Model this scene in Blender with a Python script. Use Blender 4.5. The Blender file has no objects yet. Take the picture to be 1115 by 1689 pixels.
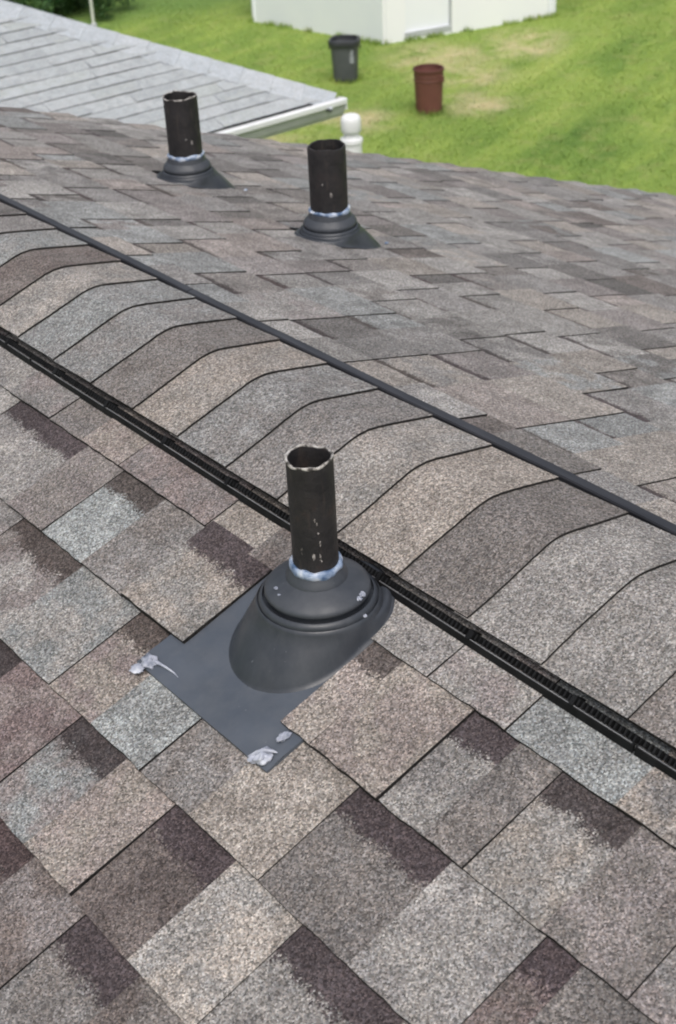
import bpy, math, random
import numpy as np
from mathutils import Vector, noise, Matrix

random.seed(11)
rng = np.random.default_rng(5)
scene = bpy.context.scene
COL = scene.collection

# ------------------------------------------------------------------ camera
CAM = np.array((-0.99718925, -1.89917361, 0.90217711))
EUL = (1.0034925, 0.0446768, -0.6963649)
PH = 1689.0                       # photograph height the focal length refers to
FPX = 2251.69
cam_d = bpy.data.cameras.new("camera")
cam_d.sensor_fit = 'VERTICAL'
cam_d.sensor_height = 36.0
cam_d.lens = 36.0 * FPX / PH
cam_d.clip_start = 0.05
cam_d.clip_end = 2000
cam_d.dof.use_dof = True
cam_d.dof.focus_distance = 1.68
cam_d.dof.aperture_fstop = 10.5
cam = bpy.data.objects.new("camera", cam_d)
cam.location = CAM
cam.rotation_euler = EUL
COL.objects.link(cam)
scene.camera = cam
CR = np.array(cam.rotation_euler.to_matrix())

def proj(P):
    c = (np.asarray(P, float) - CAM) @ CR
    return np.stack([557.5 + FPX * c[..., 0] / -c[..., 2], 844.5 - FPX * c[..., 1] / -c[..., 2]], -1)

# ------------------------------------------------------------------ sky and sun (soft overcast)
SUN_EL, SUN_AZ = math.radians(60), (-0.50, -0.75)
world = bpy.data.worlds.new("World")
scene.world = world
world.use_nodes = True
wn = world.node_tree
sky = wn.nodes.new('ShaderNodeTexSky')
sky.sky_type = 'NISHITA'
sky.sun_disc = False
sky.sun_elevation = SUN_EL
sky.sun_rotation = math.atan2(SUN_AZ[0], SUN_AZ[1])
sky.dust_density = 6.0
sky.air_density = 1.3
hs = wn.nodes.new('ShaderNodeHueSaturation')
hs.inputs['Saturation'].default_value = 0.55
bg = wn.nodes['Background']
bg.inputs['Strength'].default_value = 0.15
wn.links.new(sky.outputs[0], hs.inputs['Color'])
wn.links.new(hs.outputs[0], bg.inputs['Color'])
sun_d = bpy.data.lights.new("sun", 'SUN')
sun_d.energy = 1.2
sun_d.angle = math.radians(35)
sun_d.color = (1.0, 0.985, 0.97)
sun = bpy.data.objects.new("sun", sun_d)
h = math.hypot(*SUN_AZ)
sv = Vector((SUN_AZ[0] / h * math.cos(SUN_EL), SUN_AZ[1] / h * math.cos(SUN_EL), math.sin(SUN_EL)))
sun.rotation_euler = sv.to_track_quat('Z', 'Y').to_euler()
COL.objects.link(sun)
scene.view_settings.view_transform = 'Standard'
scene.view_settings.look = 'None'
scene.view_settings.exposure = 0.0
scene.view_settings.gamma = 1.0
scene.view_settings.use_curve_mapping = False
scene.cycles.filter_width = 2.0      # the phone picture is a little soft

# ------------------------------------------------------------------ helpers
def lin(r, g, b, k=1.0):
    f = lambda v: ((v / 255 + 0.055) / 1.055) ** 2.4 if v > 10 else v / 255 / 12.92
    return (f(r) * k, f(g) * k, f(b) * k)

WL = {}

def reg(o, name, loc, parent):
    COL.objects.link(o)
    loc = np.asarray(loc, float)
    WL[o] = loc
    if parent is not None:
        o.parent = parent
        o.location = loc - WL[parent]
    else:
        o.location = loc
    return o

def empty(name, loc, parent=None):
    o = bpy.data.objects.new(name, None)
    o.empty_display_size = 0.1
    return reg(o, name, loc, parent)

def tag(o, label=None, cat=None, group=None, kind=None):
    if label: o['label'] = label
    if cat: o['category'] = cat
    if group: o['group'] = group
    if kind: o['kind'] = kind
    return o

def mk(name, V, F, mats, parent=None, fm=None, origin=None, uv=None, cols=None, smooth=None, flip=False):
    """one mesh object from world coordinates; origin at the piece itself"""
    V = np.asarray(V, float)
    if origin is None:
        mn, mx = V.min(0), V.max(0)
        origin = np.array(((mn[0] + mx[0]) / 2, (mn[1] + mx[1]) / 2, mn[2]))
    me = bpy.data.meshes.new(name)
    me.from_pydata((V - origin).tolist(), [], [tuple(f) for f in F])
    if not isinstance(mats, (list, tuple)):
        mats = [mats]
    for m in mats:
        me.materials.append(m)
    if fm is not None:
        me.polygons.foreach_set('material_index', np.asarray(fm, dtype=np.int32))
    if uv is not None:
        ul = me.uv_layers.new(name='uv')
        li = np.zeros(len(me.loops), dtype=np.int32)
        me.loops.foreach_get('vertex_index', li)
        ul.data.foreach_set('uv', np.asarray(uv, float)[li].ravel())
    if cols:
        for k, c in cols.items():
            at = me.attributes.new(k, 'FLOAT_COLOR', 'POINT')
            c = np.asarray(c, float)
            if c.ndim == 1:
                c = np.tile(c, (len(V), 1))
            at.data.foreach_set('color', c.ravel())
    if smooth is not None:
        me.polygons.foreach_set('use_smooth', np.ones(len(me.polygons), dtype=bool))
        me.set_sharp_from_angle(angle=math.radians(smooth))
    me.update()
    return reg(bpy.data.objects.new(name, me), name, origin, parent)

class MB:
    def __init__(s): s.V = []; s.F = []; s.M = []
    def add(s, V, F, m=0):
        b = len(s.V)
        s.V += [tuple(v) for v in V]
        s.F += [tuple(i + b for i in f) for f in F]
        s.M += [m] * len(F)
    def box(s, c, a, b, d, m=0):
        """centre, three half-axis vectors"""
        c, a, b, d = (np.asarray(v, float) for v in (c, a, b, d))
        V = [c + i * a + j * b + k * d for k in (-1, 1) for j in (-1, 1) for i in (-1, 1)]
        s.add(V, [(0, 2, 3, 1), (4, 5, 7, 6), (0, 1, 5, 4), (2, 6, 7, 3), (0, 4, 6, 2), (1, 3, 7, 5)], m)
    def loft(s, rings, closed=True, cap0=False, cap1=False, m=0):
        n = len(rings[0]); b = len(s.V)
        for r in rings: s.V += [tuple(v) for v in r]
        for i in range(len(rings) - 1):
            for j in range(n if closed else n - 1):
                k = (j + 1) % n
                s.F.append((b + i * n + j, b + i * n + k, b + (i + 1) * n + k, b + (i + 1) * n + j)); s.M.append(m)
        if cap0: s.F.append(tuple(b + j for j in reversed(range(n)))); s.M.append(m)
        if cap1: s.F.append(tuple(b + (len(rings) - 1) * n + j for j in range(n))); s.M.append(m)
    def build(s, name, mats, parent=None, smooth=None, **k):
        return mk(name, s.V, s.F, mats, parent, fm=s.M, smooth=smooth, **k)

def circle(c, r, z, n=48, wob=0, seed=0, phase=0):
    out = []
    for j in range(n):
        a = 2 * math.pi * j / n + phase
        k = 1 + (wob * noise.noise(Vector((math.cos(a) * 2, math.sin(a) * 2, seed))) if wob else 0)
        out.append((c[0] + r * k * math.cos(a), c[1] + r * k * math.sin(a), z))
    return out

# ------------------------------------------------------------------ materials
def new_mat(name, base=(.5, .5, .5), rough=.6, spec=.4, metal=0):
    m = bpy.data.materials.new(name)
    m.use_nodes = True
    b = m.node_tree.nodes['Principled BSDF']
    b.inputs['Base Color'].default_value = (*base, 1)
    b.inputs['Roughness'].default_value = rough
    b.inputs['Specular IOR Level'].default_value = spec
    b.inputs['Metallic'].default_value = metal
    return m

class NT:
    def __init__(s, m): s.t = m.node_tree; s.b = s.t.nodes['Principled BSDF']
    def n(s, typ, **k):
        x = s.t.nodes.new(typ)
        for a, v in k.items(): setattr(x, a, v)
        return x
    def l(s, a, b): s.t.links.new(a, b)
    def math(s, op, a, b=None, c=None, clamp=False):
        x = s.n('ShaderNodeMath', operation=op, use_clamp=clamp)
        for i, v in enumerate((a, b, c)):
            if v is None: continue
            if isinstance(v, (int, float)): x.inputs[i].default_value = v
            else: s.l(v, x.inputs[i])
        return x.outputs[0]
    def mix(s, f, a, b, blend='MIX'):
        x = s.n('ShaderNodeMix', data_type='RGBA', blend_type=blend)
        for i, v in ((0, f), (6, a), (7, b)):
            if isinstance(v, (int, float)): x.inputs[i].default_value = v
            elif isinstance(v, tuple): x.inputs[i].default_value = (*v[:3], 1)
            else: s.l(v, x.inputs[i])
        return x.outputs[2]
    def noise(s, vec, scale, detail=2, rough=.5, dist=0):
        x = s.n('ShaderNodeTexNoise')
        x.inputs['Scale'].default_value = scale; x.inputs['Detail'].default_value = detail
        x.inputs['Roughness'].default_value = rough; x.inputs['Distortion'].default_value = dist
        if vec is not None: s.l(vec, x.inputs['Vector'])
        return x.outputs['Fac']
    def maprange(s, v, a, b, c, d, smooth=False):
        x = s.n('ShaderNodeMapRange', interpolation_type='SMOOTHSTEP' if smooth else 'LINEAR')
        for i, k in enumerate((a, b, c, d)): x.inputs[i + 1].default_value = k
        s.l(v, x.inputs[0]); return x.outputs[0]
    def ramp(s, v, pts, interp='LINEAR'):
        x = s.n('ShaderNodeValToRGB'); x.color_ramp.interpolation = interp
        e = x.color_ramp.elements
        while len(e) < len(pts): e.new(.5)
        for q, (p, c) in zip(e, pts):
            q.position = p; q.color = (*c, 1) if isinstance(c, tuple) else (c, c, c, 1)
        s.l(v, x.inputs[0]); return x.outputs[0]
    def bump(s, hgt, strength, dist):
        x = s.n('ShaderNodeBump'); x.inputs['Strength'].default_value = strength; x.inputs['Distance'].default_value = dist
        s.l(hgt, x.inputs['Height']); s.l(x.outputs[0], s.b.inputs['Normal'])
    def scale_vec(s, vec, sc):
        x = s.n('ShaderNodeVectorMath', operation='MULTIPLY'); x.inputs[1].default_value = sc
        s.l(vec, x.inputs[0]); return x.outputs[0]

def mat_shingle(name, contrast=1.0, cell=430, amp=1.0):
    m = new_mat(name, rough=.92, spec=.25); t = NT(m)
    pos = t.n('ShaderNodeNewGeometry').outputs['Position']
    tint = t.n('ShaderNodeAttribute', attribute_name='tint')
    band = t.n('ShaderNodeAttribute', attribute_name='band')
    uv = t.n('ShaderNodeUVMap', uv_map='uv')
    su = t.n('ShaderNodeSeparateXYZ'); t.l(uv.outputs[0], su.inputs[0])
    vo = t.n('ShaderNodeTexVoronoi', feature='F1'); vo.inputs['Scale'].default_value = cell
    t.l(pos, vo.inputs['Vector'])
    sc = t.n('ShaderNodeSeparateColor'); t.l(vo.outputs['Color'], sc.inputs[0])
    c = contrast
    val = t.ramp(sc.outputs[0], [(0, (1 - .72 * c) / 2), (.3, (1 - .30 * c) / 2), (.62, (1 + .06 * c) / 2), (.88, (1 + .5 * c) / 2), (1, (1 + .95 * c) / 2)])
    # granule hue: warm and cool stones among each other
    hue = t.mix(sc.outputs[1], (1.045, 1.0, .955), (.955, 1.0, 1.045))
    # clumps and soft weathering
    n1 = t.maprange(t.noise(pos, 210, 2), .3, .7, 1 - .26 * amp, 1 + .26 * amp)
    n2 = t.maprange(t.noise(pos, 16, 3), .3, .7, 1 - .16 * amp, 1 + .16 * amp)
    k = t.math('MULTIPLY', n1, n2)
    # band with a ragged, granule-dithered lower edge
    v = su.outputs[1]
    rag = t.math('MULTIPLY', t.math('MULTIPLY', t.math('SUBTRACT', t.noise(pos, 48, 3), .5), band.outputs['Alpha']), .75)
    rag2 = t.math('MULTIPLY', t.math('MULTIPLY', t.math('SUBTRACT', sc.outputs[2], .5), band.outputs['Alpha']), .40)
    edge = t.math('ADD', t.math('ADD', v, rag), rag2)
    f = t.maprange(t.math('SUBTRACT', band.outputs['Alpha'], edge), -.0028, .0028, 0, 1, True)
    f = t.math('MULTIPLY', f, t.math('GREATER_THAN', band.outputs['Alpha'], .002))
    f = t.math('MULTIPLY', f, .93)
    # tiles fade along their width between two colour mixes, as printed
    tint2 = t.n('ShaderNodeAttribute', attribute_name='tint2')
    fm = t.maprange(t.noise(pos, 22, 2), .4, .6, 0, 1, True)
    base = t.mix(fm, tint.outputs['Color'], tint2.outputs['Color'])
    base = t.mix(f, base, band.outputs['Color'])
    two = t.n('ShaderNodeVectorMath', operation='SCALE'); t.l(val, two.inputs[0]); two.inputs['Scale'].default_value = 2.0
    colr = t.mix(1.0, base, two.outputs[0], 'MULTIPLY')
    colr = t.mix(1.0, colr, hue, 'MULTIPLY')
    kk = t.n('ShaderNodeVectorMath', operation='SCALE'); t.l(colr, kk.inputs[0]); t.l(k, kk.inputs['Scale'])
    t.l(kk.outputs[0], t.b.inputs['Base Color'])
    t.bump(t.math('MULTIPLY', vo.outputs['Distance'], -1.0), .55, .002)
    return m

M = {}
M['shingle'] = mat_shingle('shingle_granules', .90, 540)
M['grey_shingle'] = mat_shingle('pale_grey_granules', .30, 260, .5)

m = M['asphalt'] = new_mat('asphalt_edge', (.012, .011, .011), .85, .3)
t = NT(m); pos = t.n('ShaderNodeNewGeometry').outputs['Position']
t.l(t.ramp(t.noise(pos, 260, 2), [(.35, (.006, .0055, .0055)), (.75, (.034, .031, .030))]), t.b.inputs['Base Color'])
m = M['edge_soft'] = new_mat('grey_shingle_edge', (.05, .052, .055), .9, .3)
t = NT(m); pos = t.n('ShaderNodeNewGeometry').outputs['Position']
t.l(t.ramp(t.noise(pos, 40, 2), [(.3, (.04, .042, .045)), (.75, (.12, .122, .126))]), t.b.inputs['Base Color'])

m = M['vent'] = new_mat('black_vent_plastic', (.012, .0125, .014), .65, .2)
t = NT(m); pos = t.n('ShaderNodeNewGeometry').outputs['Position']
t.l(t.ramp(t.noise(pos, 35, 4), [(.3, (.005, .0052, .006)), (.75, (.014, .0145, .016))]), t.b.inputs['Base Color'])
t.l(t.maprange(t.noise(pos, 60, 3), .3, .7, .55, .8), t.b.inputs['Roughness'])

m = M['baffle'] = new_mat('worn_vent_plastic', (.06, .062, .07), .45, .5)
t = NT(m); pos = t.n('ShaderNodeNewGeometry').outputs['Position']
t.l(t.ramp(t.noise(t.scale_vec(pos, (1, .15, 1)), 60, 3), [(.3, (.018, .0187, .023)), (.75, (.042, .043, .05))]), t.b.inputs['Base Color'])

def mat_boot(name, a, b_, rough, dust=1.0):
    m = new_mat(name, a, rough, .45); t = NT(m)
    pos = t.n('ShaderNodeNewGeometry').outputs['Position']
    cl = t.ramp(t.noise(pos, 14, 4, .6), [(.3, a), (.72, b_)])
    sm = t.maprange(t.noise(pos, 180, 2), .74, .79, 0, .5)            # flecks of dust
    cl = t.mix(sm, cl, (.22, .23, .25))
    du = t.maprange(t.noise(t.scale_vec(pos, (1, 1, .4)), 26, 6, .75), .42, .75, 0, .5 * dust)
    cl = t.mix(du, cl, (.125, .13, .14))
    sk = t.maprange(t.noise(t.scale_vec(pos, (.25, 1.6, .25)), 70, 4, .7), .64, .74, 0, .35 * dust)   # rubbed streaks down the slope
    cl = t.mix(sk, cl, (.16, .165, .175))
    t.l(cl, t.b.inputs['Base Color'])
    t.l(t.maprange(t.noise(pos, 45, 4), .3, .7, rough - .1, rough + .12), t.b.inputs['Roughness'])
    t.bump(t.noise(pos, 240, 3), .08, .001)
    return m
M['boot'] = mat_boot('slate_boot_plastic', (.026, .030, .039), (.038, .044, .055), .40, .4)
M['plate'] = mat_boot('slate_flashing', (.058, .069, .088), (.080, .093, .116), .48, .7)
M['gasket'] = mat_boot('black_rubber_gasket', (.034, .039, .049), (.050, .056, .068), .48, .5)

def mat_pipe(name, seed, rust):
    m = new_mat(name, (.02, .018, .018), .55, .4); t = NT(m)
    co = t.n('ShaderNodeTexCoord').outputs['Object']
    o = t.n('ShaderNodeVectorMath', operation='ADD'); o.inputs[1].default_value = (seed, seed * 2.3, seed * .7); t.l(co, o.inputs[0])
    p = o.outputs[0]
    cl = t.ramp(t.noise(p, 30, 5, .65), [(.3, (.012, .0115, .013)), (.55, (.022, .020, .021)), (.75, rust)])
    st = t.maprange(t.noise(t.scale_vec(p, (1, 1, .18)), 80, 4, .65), .54, .74, 0, .65)
    cl = t.mix(st, cl, (.058, .046, .040))
    # a few paint scuffs on the side that faces down the roof
    sp = t.n('ShaderNodeSeparateXYZ'); t.l(co, sp.inputs[0])
    sc = t.maprange(t.noise(t.scale_vec(p, (1.4, 1.4, .8)), 75, 3, .55), .72, .77, 0, .5)
    cl = t.mix(sc, cl, (.30, .27, .25))
    t.l(cl, t.b.inputs['Base Color'])
    t.bump(t.noise(p, 110, 5, .65), .55, .003)
    t.l(t.maprange(t.noise(p, 40, 3), .3, .7, .42, .75), t.b.inputs['Roughness'])
    return m

m = M['seal'] = new_mat('bluish_white_sealant', (.5, .55, .64), .42, .5)
t = NT(m); pos = t.n('ShaderNodeNewGeometry').outputs['Position']
t.l(t.ramp(t.noise(pos, 62, 3, .5), [(.34, (.07, .12, .22)), (.50, (.26, .33, .46)), (.66, (.58, .62, .69))]), t.b.inputs['Base Color'])
t.bump(t.noise(pos, 120, 3), .25, .002)
t.b.inputs['Subsurface Weight'].default_value = .15
t.b.inputs['Subsurface Radius'].default_value = (.004, .004, .005)

m = M['dollop'] = new_mat('white_sealant_dollop', (.6, .61, .65), .45, .5)
t = NT(m); pos = t.n('ShaderNodeNewGeometry').outputs['Position']
t.l(t.ramp(t.noise(pos, 45, 3, .5), [(.32, (.14, .16, .21)), (.48, (.36, .38, .45)), (.66, (.58, .60, .66))]), t.b.inputs['Base Color'])
t.b.inputs['Subsurface Weight'].default_value = .2
t.b.inputs['Subsurface Radius'].default_value = (.004, .004, .005)
m = M['splash'] = new_mat('dull_paint_splash', (.3, .28, .26), .6, .4)
t = NT(m); pos = t.n('ShaderNodeNewGeometry').outputs['Position']
t.l(t.ramp(t.noise(pos, 260, 3), [(.36, (.04, .036, .034)), (.52, (.24, .22, .21)), (.7, (.42, .40, .39))]), t.b.inputs['Base Color'])
m = M['rim'] = new_mat('rim_residue', (.45, .43, .41), .6, .4)
t = NT(m); pos = t.n('ShaderNodeNewGeometry').outputs['Position']
t.l(t.ramp(t.noise(pos, 120, 3), [(.38, (.05, .045, .042)), (.5, (.34, .32, .30)), (.7, (.6, .58, .56))]), t.b.inputs['Base Color'])

def mat_paint(name, a, b_, rough=.5, sc=3.0):
    m = new_mat(name, a, rough, .4); t = NT(m)
    pos = t.n('ShaderNodeNewGeometry').outputs['Position']
    t.l(t.ramp(t.noise(pos, sc, 5, .6), [(.3, a), (.72, b_)]), t.b.inputs['Base Color'])
    return m
M['white'] = mat_paint('white_vinyl', (.72, .73, .75), (.82, .83, .84))
M['shedshade'] = mat_paint('white_shed_shaded_paint', (.83, .86, .91), (.87, .89, .93), .55, 1.5)  # shed white dimmed and blued in colour, as if turned from the light
M['shedlit'] = mat_paint('white_shed_lit_paint', (.87, .88, .92), (.90, .91, .93), .55, 1.5)  # same white paint, brightened in colour for the lit front
M['trimgrey'] = mat_paint('grey_trim', (.42, .44, .46), (.52, .54, .56), .6)
M['gutter'] = mat_paint('grey_gutter_metal', (.36, .38, .37), (.48, .50, .49), .5, 5)
M['fascia'] = mat_paint('grey_fascia', (.25, .26, .26), (.36, .37, .37), .6)
M['siding'] = mat_paint('pale_siding', (.5, .5, .48), (.6, .6, .57), .6)
M['binGrey'] = mat_paint('grey_bin_plastic', (.075, .08, .09), (.10, .106, .118), .5, 4)
M['binDark'] = mat_paint('dark_bin_plastic', (.03, .033, .038), (.045, .048, .054), .5, 4)
M['binLabel'] = mat_paint('pale_bin_label', (.22, .235, .26), (.36, .38, .41), .5, 40)
M['brown'] = mat_paint('brown_barrel_plastic', (.135, .052, .042), (.17, .066, .053), .55, 6)
M['brownD'] = mat_paint('dark_brown_barrel_plastic', (.10, .037, .030), (.13, .048, .039), .55, 6)
M['pole'] = mat_paint('pale_pole_paint', (.55, .57, .52), (.68, .70, .66), .5, 5)
M['deck'] = new_mat('black_underlay', (.012, .011, .011), .9, .2)

# ------------------------------------------------------------------ roof geometry
PITCH = 0.3006
CP, SP = math.cos(PITCH), math.sin(PITCH)
EXPO = 0.143
S1 = 0.2155
GROUND = -4.0

def near(s, u, h=0.0):
    return np.array((-s * CP - h * SP, -u, -s * SP + h * CP))
def far(s, u, h=0.0):
    return np.array((s * CP + h * SP, -u, -s * SP + h * CP))

def rake(s):      # gable edge of the roof: y at distance s from the ridge (slightly skewed)
    return float(np.interp(s, (0, 1.0, 1.6, 2.1, 2.65, 3.66, 4.8), (2.42, 2.12, 1.98, 1.89, 1.73, 1.44, 1.12)))

TINTS = dict(
    grey=(153, 149, 147), dkgrey=(129, 124, 122), ltgrey=(168, 164, 160), tan=(174, 164, 155), ltan=(180, 171, 162),
    pinkgrey=(154, 145, 143), pink=(158, 144, 141), brown=(130, 119, 115), dkbrown=(116, 105, 102), bluewhite=(172, 177, 177),
    bluegrey=(160, 163, 163), greybrown=(144, 137, 133), red=(136, 119, 118), tanpink=(171, 158, 152), green=(155, 154, 149))
BANDS = dict(purple=(86, 76, 79), brown=(92, 83, 80), dark=(80, 72, 73), grey=(100, 92, 90), red=(90, 76, 77))
ALB = 0.66
def T(n, j=0.05, sat=.80, lift=1.0):
    c = TINTS[n]; k = 1 + random.uniform(-j, j); g = sum(c) / 3
    c = [g * lift + (v - g) * sat for v in c]; c = [c[0] * 1.004, c[1] * .998, c[2] * .996]
    return (*lin(*[min(255, v * k) for v in c], ALB), 1)
def Bd(n, depth, k=.68):
    return (*lin(*BANDS[n], ALB), depth * k)

def tile_geo(fr, s0, s1, u0, u1, ht, hb, tuck=.012, nu=None, jag=.0010, low=-.004):
    """a shingle tab: granule top, cut edges; fr maps (s,u,h) to world. u1 side is the lower-right cut."""
    nu = nu or max(3, int((u1 - u0) / .016))
    V = []; UV = []; F = []; FM = []
    rows = (s0 - tuck, s0 + (s1 - s0) * .45, s1)
    sk0, sk1 = random.uniform(-.0015, .0015), random.uniform(-.0015, .0015)
    lift = [random.uniform(-.0005, .0007) for _ in range(nu + 1)]
    jj = [random.uniform(-jag, jag) for _ in range(nu + 1)]
    for ri, s in enumerate(rows):
        f = (s - rows[0]) / (s1 - rows[0])
        for i in range(nu + 1):
            u = u0 + (u1 - u0) * i / nu + (sk0 * (1 - i / nu) + sk1 * i / nu) * f
            ss = s + (jj[i] if ri == 2 else 0)
            hh = ht + (hb - ht) * f + (lift[i] if ri == 2 else 0)
            V.append(fr(ss, u, hh)); UV.append((u, ss - s0))
    n = nu + 1
    for ri in range(2):
        for i in range(nu):
            F.append((ri * n + i, ri * n + i + 1, (ri + 1) * n + i + 1, (ri + 1) * n + i)); FM.append(0)
    b = len(V)
    for i in range(n):     # front skirt
        s = rows[2] + jj[i]; u = u0 + (u1 - u0) * i / nu + (sk0 * (1 - i / nu) + sk1 * i / nu)
        V.append(fr(s, u, low)); UV.append((u, 1))
    for i in range(nu):
        F.append((2 * n + i, 2 * n + i + 1, b + i + 1, b + i)); FM.append(1)
    c = len(V)
    for (i, u) in ((0, u0), (nu, u1)):
        V.append(fr(rows[0], u, low)); UV.append((u, 1))
    F.append((0, n, 2 * n, b, c)); FM.append(1)
    F.append((nu, c + 1, b + nu, 2 * n + nu, n + nu)); FM.append(1)
    return V, F, FM, UV

class Tile:
    __slots__ = ('g', 'tint', 'tint2', 'band', 'area', 'slope')

def make_tile(fr, slope, s0, s1, u0, u1, proud, tint, band=None, tint2=None, gap=True, extra=0.0, lip=0.0, **k):
    g = (.0009 if slope == 'n' else .0020) if (gap and proud) else 0.0002
    a = Tile()
    if proud: ht, hb = .0010 + extra, .0068 + extra
    else: ht, hb = .0000 + extra, .0050 + extra
    hb += lip
    a.g = tile_geo(fr, s0, s1, u0, u1 - g, ht, hb, **k)
    a.tint = tint; a.tint2 = tint2 or tint
    a.band = band or (.05, .05, .05, 0)
    a.slope = slope
    P = proj(np.array([fr(s0, u0), fr(s0, u1), fr(s1, u1), fr(s1, u0)]))
    ar = abs(sum(P[i][0] * P[(i + 1) % 4][1] - P[(i + 1) % 4][0] * P[i][1] for i in range(4))) / 2
    c = P.mean(0)
    d = (np.array(fr(s0, u0)) - CAM) @ CR
    inside = -d[2] > .1 and ((P[:, 0] > -10) & (P[:, 0] < 1125) & (P[:, 1] > -10) & (P[:, 1] < 1700)).any()
    a.area = ar if inside else -1
    return a

TN = list(TINTS)
def rand_tint():
    return random.choices(TN, (7, 4, 6, 6, 4, 6, 3, 5, 2, 3, 4, 6, 2, 4, 3))[0]
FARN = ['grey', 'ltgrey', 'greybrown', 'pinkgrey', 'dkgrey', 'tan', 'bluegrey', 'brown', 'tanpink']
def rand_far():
    # mostly pale greys: the other slope's washed light put into the palette
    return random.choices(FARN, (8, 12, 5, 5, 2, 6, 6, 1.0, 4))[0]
def fill(fr, slope, out, s0, s1, ua, ub, **k):
    """random run of tabs from ua to ub, every other one proud"""
    u = ua; proud = random.random() < .5
    while u < ub - 1e-6:
        if slope == 'n': w = random.uniform(.085, .20) if proud else random.uniform(.06, .15)
        else: w = random.uniform(.09, .20) if proud else random.uniform(.06, .15)
        e = u + w
        if ub - e < .06: e = ub
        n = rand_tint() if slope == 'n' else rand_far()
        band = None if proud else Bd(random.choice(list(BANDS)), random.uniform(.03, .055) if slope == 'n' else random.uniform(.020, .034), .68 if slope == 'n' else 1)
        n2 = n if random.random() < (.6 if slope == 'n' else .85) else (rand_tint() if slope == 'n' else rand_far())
        tk = {} if slope == 'n' else dict(j=.10, sat=.62, lift=1.04)      # other slope greyed and paled in colour to imitate its sky sheen
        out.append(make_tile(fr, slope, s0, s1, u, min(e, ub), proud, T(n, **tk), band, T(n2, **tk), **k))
        u = e; proud = not proud

# ------------------------------------------------------------------ the house under the camera
house = empty('house', (0, -1.0, GROUND))
tag(house, 'house roof of mottled brown and grey shingles with a black ridge vent', 'house')
SE = 4.75        # slope length ridge to eave
def slab(fr, name, yend):
    b = MB()
    ss = np.linspace(0, SE, 13)
    top = [fr(s, -rake(s) + .012, -.004) for s in ss] ; bot = [fr(s, 6.5, -.004) for s in ss]
    t2 = [fr(s, -rake(s) + .012, -.03) for s in ss]; b2 = [fr(s, 6.5, -.03) for s in ss]
    b.loft([top, bot, b2, t2, top], closed=False)
    return b.build(name, M['deck'], house)
slope_n = slab(near, 'roof_slope', 0)
slope_f = slab(far, 'roof_slope', 0)
slope_n['label'] = 'roof slope with the grey flashing and dark-banded shingles'
slope_f['label'] = 'roof slope carrying the two black pipes'

# walls of the house under the eaves
b = MB()
xe = (SE - .4) * CP
prof = [(-xe, GROUND), (-xe, -(SE - .4) * SP - .05), (0, -.08), (xe, -(SE - .4) * SP - .05), (xe, GROUND)]
b.loft([[(x, rake(abs(x) / CP) - .3, z) for x, z in prof], [(x, -6.2, z) for x, z in prof]], cap0=True, cap1=True)
b.build('wall', M['siding'], house)
for sgn, fr in ((1, far), (-1, near)):
    b = MB()
    ss = np.linspace(0.0, SE, 13)
    b.loft([[fr(s, -rake(s) + o, hh) for s in ss] for o, hh in ((.010, -.006), (-.012, -.006), (-.012, -.03), (-.004, -.15), (.02, -.15), (.02, -.034))], closed=False)
    b.build('rake_board', M['fascia'], house)

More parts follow.
